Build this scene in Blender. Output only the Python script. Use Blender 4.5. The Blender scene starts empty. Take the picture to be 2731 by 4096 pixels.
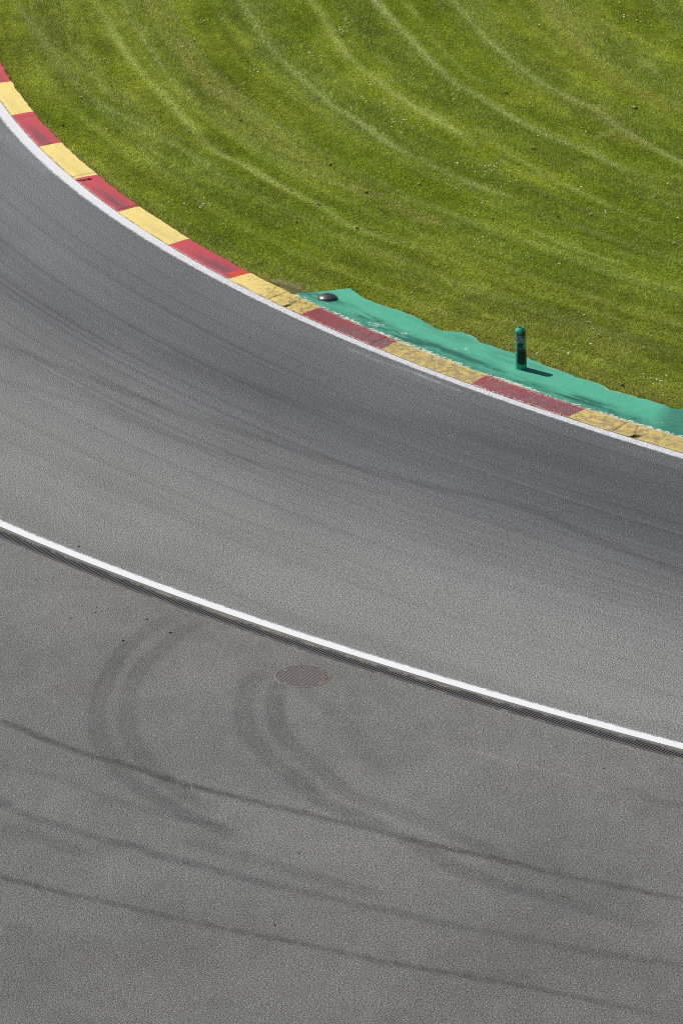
import bpy, bmesh, math, random
import numpy as np
from mathutils import Vector, noise as mnoise

random.seed(7)
RNG = np.random.default_rng(11)
S = bpy.context.scene
COL = S.collection

# ------------------------------------------------------------------ reference camera (survey of the place)
W0, H0 = 2731.0, 4096.0
F = 20000.0                      # focal length in photo pixels
PITCH = math.radians(21.0)
CAM_H = 25.0
CP, SP = math.cos(PITCH), math.sin(PITCH)

def ground(px, py, z=0.0):
    """photo pixel -> point of the place at height z"""
    px = np.asarray(px, float); py = np.asarray(py, float)
    x = (px - W0 / 2) / F; y = (H0 / 2 - py) / F
    dy = CP + y * SP; dz = -SP + y * CP
    t = (z - CAM_H) / dz
    return np.stack([x * t, dy * t], -1)

def g_pts(lst, z=0.0):
    a = np.array(lst, float)
    return ground(a[:, 0], a[:, 1], z)

def to_px(x, y, z=0.0):
    zz = z - CAM_H
    depth = y * CP - zz * SP
    up = y * SP + zz * CP
    return W0 / 2 + F * x / depth, H0 / 2 - F * up / depth

# ------------------------------------------------------------------ numeric helpers
_perm = np.random.default_rng(5).random((256, 256))
def vnoise(x, y, seed=0):
    x = np.asarray(x, float) + seed * 17.31; y = np.asarray(y, float) + seed * 9.77
    xi = np.floor(x).astype(int); yi = np.floor(y).astype(int)
    fx = x - xi; fy = y - yi
    fx = fx * fx * (3 - 2 * fx); fy = fy * fy * (3 - 2 * fy)
    a = _perm[xi % 256, yi % 256]; b = _perm[(xi + 1) % 256, yi % 256]
    c = _perm[xi % 256, (yi + 1) % 256]; d = _perm[(xi + 1) % 256, (yi + 1) % 256]
    return (a * (1 - fx) + b * fx) * (1 - fy) + (c * (1 - fx) + d * fx) * fy

def fbm(x, y, seed=0, o=3):
    v = 0; a = 1; t = 0
    for k in range(o):
        v = v + a * vnoise(x * 2 ** k, y * 2 ** k, seed + k * 3); t += a; a *= 0.55
    return v / t

def smooth(e0, e1, x):
    t = np.clip((x - e0) / (e1 - e0), 0, 1)
    return t * t * (3 - 2 * t)

LUM = 1.08
def lin(c):
    c = np.asarray(c, float) / 255.0
    return np.where(c <= 0.04045, c / 12.92, ((c + 0.055) / 1.055) ** 2.4)
def alb(r, g, b, k=1.0):
    return lin((r, g, b)) / LUM * k

def resample(p, step):
    d = np.r_[0, np.cumsum(np.linalg.norm(np.diff(p, axis=0), axis=1))]
    n = max(2, int(d[-1] / step) + 1)
    q = np.linspace(0, d[-1], n)
    return np.stack([np.interp(q, d, p[:, 0]), np.interp(q, d, p[:, 1])], -1)

def spline(p, step=0.1):
    """Catmull-Rom through p"""
    p = np.asarray(p, float)
    P = np.vstack([2 * p[0] - p[1], p, 2 * p[-1] - p[-2]])
    out = []
    for i in range(1, len(P) - 2):
        t = np.linspace(0, 1, 12, endpoint=False)[:, None]
        a, b, c, d = P[i - 1], P[i], P[i + 1], P[i + 2]
        out.append(0.5 * (2 * b + (c - a) * t + (2 * a - 5 * b + 4 * c - d) * t ** 2 + (3 * b - a - 3 * c + d) * t ** 3))
    out.append(p[-1:])
    return resample(np.vstack(out), step)

def dist_to(x, y, poly):
    """distance of many points to a polyline given by dense samples, plus index of nearest sample"""
    pts = np.stack([x, y], -1).astype(np.float32)
    D = np.empty(len(pts), np.float32); I = np.empty(len(pts), np.int32)
    q = poly.astype(np.float32); q2 = (q ** 2).sum(1)
    c0 = q.mean(0); q = q - c0; q2 = (q ** 2).sum(1); pts = pts - c0
    for k in range(0, len(pts), 60000):
        b = pts[k:k + 60000]
        d = q2[None] - 2 * b @ q.T
        i = d.argmin(1)
        D[k:k + 60000] = np.sqrt(np.maximum(d[np.arange(len(b)), i] + (b ** 2).sum(1), 0)); I[k:k + 60000] = i
    return D, I

class Curve:
    """smooth plan curve, arc-length sampled, extended past both ends at its end curvature"""
    def __init__(self, pts, deg, ext, step=0.05):
        d = np.r_[0, np.cumsum(np.linalg.norm(np.diff(pts, axis=0), axis=1))]
        m = d[-1]
        cx = np.polyfit(d / m, pts[:, 0], deg); cy = np.polyfit(d / m, pts[:, 1], deg)
        q = np.linspace(0, 1, 2000)
        p = resample(np.stack([np.polyval(cx, q), np.polyval(cy, q)], -1), step)
        def extend(p, L):
            t = np.diff(p, axis=0); a = np.unwrap(np.arctan2(t[:, 1], t[:, 0]))
            k = np.clip((a[-1] - a[-80]) / 79, -0.0035, 0.0035)
            n = int(L / step); ang = a[-1] + k * np.arange(1, n + 1)
            return np.vstack([p, p[-1] + np.cumsum(np.stack([np.cos(ang), np.sin(ang)], -1) * step, 0)])
        p = extend(p, ext); p = extend(p[::-1], ext)[::-1]
        self.p = resample(p, step); self.step = np.linalg.norm(np.diff(self.p, axis=0), axis=1).mean()
        self.s = np.arange(len(self.p)) * self.step; self.L = self.s[-1]
        t = np.gradient(self.p, axis=0); t /= np.linalg.norm(t, axis=1)[:, None]
        self.t = t; self.n = np.stack([-t[:, 1], t[:, 0]], -1)
    def at(self, s, off=0.0):
        s = np.asarray(s, float)
        x = np.interp(s, self.s, self.p[:, 0]); y = np.interp(s, self.s, self.p[:, 1])
        nx = np.interp(s, self.s, self.n[:, 0]); ny = np.interp(s, self.s, self.n[:, 1])
        return np.stack([x + nx * off, y + ny * off], -1)
    def loc(self, x, y):
        """arc position and signed offset (grass side positive)"""
        x = np.atleast_1d(np.asarray(x, float)); y = np.atleast_1d(np.asarray(y, float))
        D, I = dist_to(x, y, self.p)
        v = np.stack([x, y], -1) - self.p[I]
        off = (v * self.n[I]).sum(1); s = self.s[I] + (v * self.t[I]).sum(1)
        far = np.abs(off) < 0.98 * D
        return s, np.where(far, np.sign(off) * D, off)

# ------------------------------------------------------------------ object helpers
def tag(o, label=None, cat=None, group=None, kind=None):
    if label: o['label'] = label
    if cat: o['category'] = cat
    if group: o['group'] = group
    if kind: o['kind'] = kind
    return o

def mesh_obj(name, verts, faces, mat, parent=None, smooth_=False):
    me = bpy.data.meshes.new(name); me.from_pydata([tuple(v) for v in verts], [], faces); me.update()
    o = bpy.data.objects.new(name, me); COL.objects.link(o)
    if mat: me.materials.append(mat)
    if parent: o.parent = parent
    if smooth_:
        me.polygons.foreach_set('use_smooth', [True] * len(me.polygons))
    return o

def grid_obj(name, X, Y, Z, mat, attrs=None, parent=None, keep=None, smooth_=True):
    n, m = X.shape
    me = bpy.data.meshes.new(name)
    idx = np.arange(n * m).reshape(n, m)
    f = np.stack([idx[:-1, :-1], idx[1:, :-1], idx[1:, 1:], idx[:-1, 1:]], -1).reshape(-1, 4)
    if keep is not None: f = f[keep.reshape(-1)]
    co = np.stack([X, Y, Z], -1).reshape(-1, 3)
    me.vertices.add(len(co)); me.vertices.foreach_set('co', co.astype(np.float32).ravel())
    me.loops.add(f.size); me.loops.foreach_set('vertex_index', f.astype(np.int32).ravel())
    me.polygons.add(len(f)); me.polygons.foreach_set('loop_start', np.arange(0, f.size, 4, dtype=np.int32))
    me.polygons.foreach_set('loop_total', np.full(len(f), 4, np.int32))
    me.update(calc_edges=True); me.validate()
    # faces up
    a = co[f[0]]; nz = np.cross(a[1] - a[0], a[2] - a[0])[2]
    if nz < 0: me.flip_normals()
    if smooth_: me.polygons.foreach_set('use_smooth', np.ones(len(me.polygons), bool))
    for k, v in (attrs or {}).items():
        if v.ndim == 3:
            at = me.attributes.new(k, 'FLOAT_COLOR', 'POINT')
            c = np.concatenate([v.reshape(-1, 3), np.ones((n * m, 1))], 1)
            at.data.foreach_set('color', c.astype(np.float32).ravel())
        else:
            at = me.attributes.new(k, 'FLOAT', 'POINT'); at.data.foreach_set('value', v.astype(np.float32).ravel())
    o = bpy.data.objects.new(name, me); COL.objects.link(o)
    me.materials.append(mat)
    if parent: o.parent = parent
    return o

def empty(name, loc=(0, 0, 0), rz=0.0):
    o = bpy.data.objects.new(name, None); o.location = loc; o.rotation_euler = (0, 0, rz); COL.objects.link(o)
    o.empty_display_size = 0.2
    return o

def lathe(prof, n=48):
    v = []; f = []
    for r, z in prof:
        for k in range(n):
            a = 2 * math.pi * k / n; v.append((r * math.cos(a), r * math.sin(a), z))
    for i in range(len(prof) - 1):
        for k in range(n):
            f.append((i * n + k, i * n + (k + 1) % n, (i + 1) * n + (k + 1) % n, (i + 1) * n + k))
    return v, f

def box(v, f, c, ax, ay, hx, hy, z0, z1):
    """oriented box: centre c (2d), unit axes ax, ay"""
    b = len(v)
    for z in (z0, z1):
        for sx, sy in ((-1, -1), (1, -1), (1, 1), (-1, 1)):
            p = c + ax * hx * sx + ay * hy * sy
            v.append((p[0], p[1], z))
    f += [(b + 3, b + 2, b + 1, b), (b + 4, b + 5, b + 6, b + 7), (b, b + 1, b + 5, b + 4), (b + 1, b + 2, b + 6, b + 5),
          (b + 2, b + 3, b + 7, b + 6), (b + 3, b, b + 4, b + 7)]

# ------------------------------------------------------------------ materials
class NT:
    def __init__(self, name):
        self.m = bpy.data.materials.new(name); self.m.use_nodes = True
        self.t = self.m.node_tree; self.t.nodes.clear()
        self.out = self.t.nodes.new('ShaderNodeOutputMaterial')
        self._pos = None
    def n(self, typ, **kw):
        nd = self.t.nodes.new(typ)
        for k, v in kw.items():
            if k == 'ins':
                for a, b in v.items(): self.set(nd.inputs[a], b)
            else: setattr(nd, k, v)
        return nd
    def set(self, sock, v):
        if hasattr(v, 'is_linked') or isinstance(v, bpy.types.NodeSocket): self.t.links.new(v, sock)
        else:
            try: sock.default_value = v
            except Exception: sock.default_value = (*v, 1.0)
    def pos(self):
        if self._pos is None: self._pos = self.n('ShaderNodeTexCoord').outputs['Object']
        return self._pos
    def attr(self, name, color=False):
        a = self.n('ShaderNodeAttribute', attribute_name=name)
        return a.outputs['Color'] if color else a.outputs['Fac']
    def noise(self, scale, detail=2, rough=0.5, vec=None, dist=0.0):
        return self.n('ShaderNodeTexNoise', ins={'Vector': vec or self.pos(), 'Scale': scale, 'Detail': detail, 'Roughness': rough, 'Distortion': dist}).outputs['Fac']
    def voro(self, scale, out='Distance', feature='F1', vec=None):
        return self.n('ShaderNodeTexVoronoi', feature=feature, ins={'Vector': vec or self.pos(), 'Scale': scale}).outputs[out]
    def math(self, op, a, b=0.0, clamp=False):
        return self.n('ShaderNodeMath', operation=op, use_clamp=clamp, ins={0: a, 1: b}).outputs[0]
    def ramp(self, v, a, b, lo=0.0, hi=1.0):
        return self.n('ShaderNodeMapRange', clamp=True, interpolation_type='SMOOTHSTEP', ins={'Value': v, 'From Min': a, 'From Max': b, 'To Min': lo, 'To Max': hi}).outputs['Result']
    def mix(self, fac, a, b, mode='MIX'):
        nd = self.n('ShaderNodeMix', data_type='RGBA', blend_type=mode)
        self.set(nd.inputs[0], fac); self.set(nd.inputs[6], a); self.set(nd.inputs[7], b)
        return nd.outputs[2]
    def scale_vec(self, vec, s):
        nd = self.n('ShaderNodeMapping'); self.set(nd.inputs['Vector'], vec); nd.inputs['Scale'].default_value = s
        return nd.outputs[0]
    def gray(self, v):
        return self.n('ShaderNodeCombineColor', ins={0: v, 1: v, 2: v}).outputs[0]
    def bump(self, h, strength=0.5, dist=0.01, prev=None):
        nd = self.n('ShaderNodeBump', ins={'Height': h, 'Strength': strength, 'Distance': dist})
        if prev is not None: self.t.links.new(prev, nd.inputs['Normal'])
        return nd.outputs[0]
    def bsdf(self, color, rough=0.8, spec=0.3, normal=None, metal=0.0):
        p = self.n('ShaderNodeBsdfPrincipled')
        self.set(p.inputs['Base Color'], color); self.set(p.inputs['Roughness'], rough); self.set(p.inputs['Metallic'], metal)
        self.set(p.inputs['Specular IOR Level'], spec)
        if normal is not None: self.t.links.new(normal, p.inputs['Normal'])
        return p.outputs[0]
    def done(self, shader):
        self.t.links.new(shader, self.out.inputs['Surface']); return self.m

C4 = lambda c: (float(c[0]), float(c[1]), float(c[2]), 1.0)

def asphalt_mat(name, contrast=1.0):
    n = NT(name)
    base = n.attr('stain', True)
    g1 = n.noise(95, 3, 0.8)
    g2 = n.noise(55, 2, 0.6)
    fac = n.math('ADD', n.math('MULTIPLY', n.math('SUBTRACT', g1, 0.5), 6.5 * contrast), n.math('MULTIPLY', n.math('SUBTRACT', g2, 0.5), 3.2 * contrast))
    fac = n.math('MAXIMUM', n.math('ADD', fac, 1.0), 0.12)
    col = n.mix(1.0, base, n.gray(fac), 'MULTIPLY')
    # pale stones showing through the binder
    vc = n.n('ShaderNodeTexVoronoi', ins={'Vector': n.pos(), 'Scale': 40.0})
    sep = n.n('ShaderNodeSeparateColor', ins={0: vc.outputs['Color']})
    stone = n.math('MULTIPLY', n.ramp(sep.outputs[0], 0.94, 0.99), n.ramp(vc.outputs['Distance'], 0.38, 0.18))
    col = n.mix(n.math('MULTIPLY', stone, 0.75), col, C4(alb(205, 202, 192)))
    brown = n.math('MULTIPLY', n.ramp(sep.outputs[1], 0.86, 0.97), n.ramp(vc.outputs['Distance'], 0.5, 0.2))
    col = n.mix(n.math('MULTIPLY', brown, 0.35), col, C4(alb(120, 96, 76)))
    h = n.math('ADD', g1, n.math('MULTIPLY', n.voro(85), -0.5))
    nm = n.bump(h, 0.4, 0.008)
    return n.done(n.bsdf(col, 0.82, 0.22, nm))

M = {}
M['asphalt'] = asphalt_mat('track_asphalt', 1.85)
M['asphalt_low'] = asphalt_mat('runoff_asphalt', 1.75)

def line_mat(name, wear):
    n = NT(name)
    v = n.attr('v')                      # 0 at clean edge .. 1 at feathered edge
    g = n.noise(60, 3, 0.7); g2 = n.noise(9, 2, 0.6)
    edge = n.math('ADD', v, n.math('MULTIPLY', n.math('SUBTRACT', g, 0.5), 0.85))
    edge = n.math('ADD', edge, n.math('MULTIPLY', n.math('SUBTRACT', g2, 0.5), 0.25))
    gone = n.ramp(edge, 0.70, 0.86)
    w = n.attr('wear')
    pits = n.math('MULTIPLY', n.ramp(n.noise(60, 2, 0.7), 0.58, 0.36), w)
    col = n.mix(n.math('MULTIPLY', g2, 0.35), C4((0.86, 0.87, 0.89)), C4((0.76, 0.77, 0.80)))
    col = n.mix(pits, col, C4(alb(125, 126, 132)))
    nm = n.bump(g, 0.35, 0.01)
    b = n.bsdf(col, 0.7, 0.3, nm)
    tr = n.n('ShaderNodeBsdfTransparent').outputs[0]
    mx = n.n('ShaderNodeMixShader'); n.set(mx.inputs[0], gone); n.t.links.new(b, mx.inputs[1]); n.t.links.new(tr, mx.inputs[2])
    return n.done(mx.outputs[0])
M['line'] = line_mat('white_road_paint', 0.3)

def kerb_mat(name, fresh, worn, under):
    n = NT(name)
    w = n.attr('wear'); v = n.attr('v'); fx = n.attr('mark')
    su = n.attr('suv', True)
    vec = n.scale_vec(su, (1.0, 22.0, 1.0))     # streaks along the kerb
    g = n.noise(55, 3, 0.7); g2 = n.noise(11, 3, 0.65); st = n.noise(5.0, 3, 0.6, vec)
    col = n.mix(n.math('MULTIPLY', n.ramp(w, 0.15, 0.9), 0.9), C4(fresh), C4(worn))
    col = n.mix(n.math('MULTIPLY', n.ramp(st, 0.52, 0.75), n.math('ADD', n.math('MULTIPLY', w, 0.55), 0.12)), col, C4(under))
    # chipped paint
    chips = n.math('ADD', n.math('MULTIPLY', g, 0.55), n.math('MULTIPLY', g2, 0.45))
    th = n.math('ADD', chips, n.math('MULTIPLY', w, 0.115))
    col = n.mix(n.math('MULTIPLY', n.ramp(th, 0.565, 0.63), n.ramp(w, 0.05, 0.6, 0.15, 0.9)), col, C4(under))
    col = n.mix(n.attr('rub'), col, C4((0.10, 0.065, 0.08)))
    col = n.mix(n.math('MULTIPLY', n.attr('white'), n.ramp(n.math('ADD', g, n.math('MULTIPLY', g2, .4)), 0.66, 0.78)), col, C4((0.72, 0.66, 0.55)))
    col = n.mix(fx, col, C4(alb(225, 70, 38)))
    col = n.mix(n.attr('hole'), col, C4((0.03, 0.022, 0.016)))
    h = n.math('ADD', n.math('MULTIPLY', g, 0.8), n.math('MULTIPLY', st, 0.8))
    nm = n.bump(h, 0.8, 0.016)
    mot = n.math('ADD', n.math('MULTIPLY', n.math('SUBTRACT', g, .5), .9), n.math('ADD', n.math('MULTIPLY', n.math('SUBTRACT', g2, .5), .55), n.math('MULTIPLY', n.math('SUBTRACT', st, .5), .5)))
    col = n.mix(1.0, col, n.gray(n.math('ADD', n.math('MULTIPLY', mot, .75), 0.99)), 'MULTIPLY')
    return n.done(n.bsdf(col, 0.62, 0.35, nm))
M['red'] = kerb_mat('red_kerb_paint', alb(212, 76, 88), alb(156, 46, 60), alb(116, 48, 60))
M['yellow'] = kerb_mat('yellow_kerb_paint', alb(255, 230, 138, 1.05), alb(238, 208, 106), alb(120, 106, 66))

def green_mat():
    n = NT('green_pavement_paint')
    v = n.attr('v'); dk = n.attr('dark'); wh = n.attr('white')
    g = n.noise(48, 3, 0.7); g2 = n.noise(9, 3, 0.6); g3 = n.noise(1.6, 3, 0.6)
    col = n.mix(g3, C4(alb(72, 168, 138)), C4(alb(100, 196, 162)))
    col = n.mix(1.0, col, n.gray(n.math('ADD', n.math('MULTIPLY', n.math('SUBTRACT', g, .5), 1.1), 1.0)), 'MULTIPLY')
    col = n.mix(n.math('MULTIPLY', dk, n.ramp(n.math('ADD', n.math('MULTIPLY', g, .5), n.math('MULTIPLY', g2, .5)), 0.32, 0.62, 0.75, 1.0)), col, C4(alb(36, 100, 86)))
    pits = n.ramp(n.math('ADD', n.math('MULTIPLY', g, .5), n.math('MULTIPLY', g2, .5)), 0.60, 0.72)
    col = n.mix(n.math('MULTIPLY', pits, 0.5), col, C4(alb(18, 74, 64)))
    fl = n.noise(17, 4, 0.62, n.scale_vec(n.pos(), (1.0, 1.5, 1.0)), .4)
    chip = n.math('MULTIPLY', n.ramp(n.math('ADD', fl, n.math('MULTIPLY', wh, .30)), 0.75, 0.78), n.ramp(wh, 0.02, 0.2))
    col = n.mix(chip, col, C4((0.74, 0.72, 0.6)))
    edge = n.math('MULTIPLY', n.attr('tan'), n.ramp(g2, 0.42, 0.6))
    col = n.mix(edge, col, C4(alb(190, 180, 140)))
    nm = n.bump(n.math('ADD', g, n.math('MULTIPLY', g2, .6)), 0.35, 0.012)
    return n.done(n.bsdf(col, 0.65, 0.3, nm))
M['green'] = green_mat()

def grass_mat():
    n = NT('grass_blades')
    col = n.attr('blade', True)
    d = n.n('ShaderNodeBsdfDiffuse', ins={'Color': col}).outputs[0]
    tcol = n.mix(1.0, col, (1.03, 1.05, 0.60, 1.0), 'MULTIPLY')
    t = n.n('ShaderNodeBsdfTranslucent', ins={'Color': tcol}).outputs[0]
    m1 = n.n('ShaderNodeMixShader'); m1.inputs[0].default_value = 0.46
    n.t.links.new(d, m1.inputs[1]); n.t.links.new(t, m1.inputs[2])
    gl = n.n('ShaderNodeBsdfGlossy', ins={'Color': (0.8, 0.85, 0.75, 1), 'Roughness': 0.45}).outputs[0]
    m2 = n.n('ShaderNodeMixShader'); m2.inputs[0].default_value = 0.035
    n.t.links.new(m1.outputs[0], m2.inputs[1]); n.t.links.new(gl, m2.inputs[2])
    return n.done(m2.outputs[0])
M['grass'] = grass_mat()

def lawn_mat():
    n = NT('lawn_turf')
    col = n.attr('stain', True)
    g = n.noise(38, 3, 0.75)
    f = n.math('ADD', n.math('MULTIPLY', n.math('SUBTRACT', g, 0.5), 2.6), 1.0)
    c = n.mix(1.0, col, n.gray(n.math('MAXIMUM', f, 0.1)), 'MULTIPLY')
    return n.done(n.bsdf(c, 0.95, 0.1, n.bump(g, 0.8, 0.03)))
M['lawn'] = lawn_mat()

def simple(name, c, rough=0.8, spec=0.3, var=0.3, scale=40, metal=0.0, bump=0.3):
    n = NT(name); g = n.noise(scale, 3, 0.65)
    col = n.mix(g, C4(np.array(c) * (1 - var)), C4(np.array(c) * (1 + var)))
    return n.done(n.bsdf(col, rough, spec, n.bump(g, bump, 0.006), metal))
def rail_mat(name, a, b, th):
    n = NT(name); g = n.noise(2.2, 4, .75); g2 = n.noise(34, 3, .7)
    f = n.math('ADD', n.math('MULTIPLY', g, .6), n.math('MULTIPLY', g2, .4))
    col = n.mix(n.ramp(f, th - .07, th + .05), C4(b), C4(a))
    return n.done(n.bsdf(col, .8, .3, n.bump(g2, .5, .008)))
M['ground'] = simple('field_grass', (0.14, 0.17, 0.035), scale=0.6, var=0.3)
M['soil_clod'] = simple('dry_soil', alb(172, 150, 112), var=0.35)
M['dark_clod'] = simple('dark_soil', alb(96, 82, 56), var=0.35)
M['crumb'] = simple('tyre_rubber', (0.012, 0.012, 0.013), rough=0.7)
M['iron'] = simple('black_cast_iron', (0.105, 0.102, 0.104), rough=0.55, spec=0.4, var=0.4, scale=30)
M['rail'] = rail_mat('rusty_edge_rail', alb(146, 138, 128), alb(72, 69, 66), .53)
M['filler'] = simple('joint_filler', alb(124, 122, 118), var=.4, scale=40, bump=0.6)
M['rail_low'] = rail_mat('worn_edge_rail', alb(150, 146, 136), alb(98, 97, 93), .58)
M['pit'] = simple('channel_dirt', (0.012, 0.011, 0.010), rough=0.95)
M['daisy'] = simple('daisy_petals', (0.80, 0.80, 0.76), var=0.05)
M['dandelion'] = simple('dandelion_petals', (0.75, 0.55, 0.03), var=0.1)

# ------------------------------------------------------------------ surveyed lines (photo pixels of points on the ground)
KERB_T = [(0, 401), (49, 464), (158, 590), (298, 717), (471, 850), (677, 981), (913, 1118), (1051, 1188), (1201, 1259), (1367, 1334),
          (1519, 1400), (1700, 1468), (1881, 1538), (2075, 1610), (2271, 1670), (2522, 1752), (2731, 1815)]
LINE_T = [(0, 468), (60, 548), (143, 636), (287, 757), (459, 883), (660, 1015), (850, 1111), (1022, 1195), (1194, 1276), (1367, 1360), (1539, 1432),
          (1700, 1497), (1963, 1593), (2265, 1692), (2522, 1776), (2731, 1838)]
KZ = 0.05
KERB_G = [(0, 241), (52, 326), (132, 446), (247, 570), (396, 698), (560, 825), (753, 955), (900, 1032), (1003, 1092), (1194, 1180), (1284, 1230), (1430, 1293),
          (1597, 1362), (1750, 1421), (1950, 1500), (2160, 1576), (2345, 1634), (2548, 1693), (2731, 1749)]
APRON = [(1180, 1174), (1252, 1153), (1332, 1137), (1361, 1136), (1401, 1152), (1447, 1189), (1499, 1210), (1573, 1232), (1654, 1261), (1700, 1287), (1739, 1308),
         (1766, 1320), (1845, 1325), (1904, 1348), (1917, 1364), (1976, 1384), (2055, 1412), (2108, 1431), (2193, 1466), (2279, 1493), (2305, 1506), (2397, 1535),
         (2436, 1558), (2528, 1578), (2555, 1591), (2647, 1617), (2683, 1633), (2731, 1637)]
LOW_A = [(0, 2083), (115, 2129), (287, 2198), (459, 2265), (631, 2330), (900, 2430), (1069, 2492), (1218, 2537), (1333, 2572), (1447, 2609), (1550, 2638), (2000, 2772),
         (2186, 2827), (2373, 2880), (2559, 2930), (2731, 2977)]
LOW_B = [(0, 2109), (172, 2178), (344, 2246), (517, 2313), (746, 2398), (900, 2455), (1038, 2502), (1180, 2549), (1333, 2598), (1550, 2665), (2000, 2796), (2186, 2851),
         (2373, 2904), (2559, 2954), (2731, 3000)]
GR_A = [(0, 2118), (517, 2328), (900, 2468), (1180, 2562), (1333, 2611), (1550, 2678), (2000, 2808), (2186, 2864), (2373, 2917), (2559, 2968), (2731, 3013)]
GR_B = [(0, 2146), (344, 2284), (517, 2355), (900, 2490), (1180, 2582), (1333, 2628), (1550, 2696), (2000, 2830), (2186, 2884), (2447, 2959), (2578, 2995), (2704, 3033)]

C = Curve(g_pts(KERB_T), 5, 16.0)
D = Curve(g_pts(LOW_B), 3, 16.0)

def fit_off(curve, pts, deg, z=0.0):
    w = g_pts(pts, z); s, o = curve.loc(w[:, 0], w[:, 1])
    k = np.polyfit(s, o, deg); a, b = s.min(), s.max()
    return (lambda q: np.polyval(k, np.clip(q, a, b))), (a, b)
line_off, _ = fit_off(C, LINE_T, 3)
kerb_off, (sk0, sk1) = fit_off(C, KERB_G, 3, KZ)
low_off, _ = fit_off(D, LOW_A, 1)
gra_off, _ = fit_off(D, GR_A, 1)
grb_off, _ = fit_off(D, GR_B, 1)
_w = g_pts(APRON, 0.03); _sa, _oa = C.loc(_w[:, 0], _w[:, 1])
_sa[:5] = [_sa[4] - .22, _sa[4] - .14, _sa[4] - .05, _sa[4] - .02, _sa[4]]
AP0, AP1 = _sa.min(), C.L - 0.5
def apron_off(s):
    base = np.interp(s, _sa, _oa)
    return base
ko = kerb_off
print('kerb widths', [round(float(ko(q)), 3) for q in np.linspace(sk0, sk1, 6)], 'line', [round(float(line_off(q)), 3) for q in np.linspace(sk0, sk1, 6)])
print('low', float(low_off(D.L/2)), 'gr', float(gra_off(D.L/2)), float(grb_off(D.L/2)), 'L', C.L, D.L)

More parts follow.
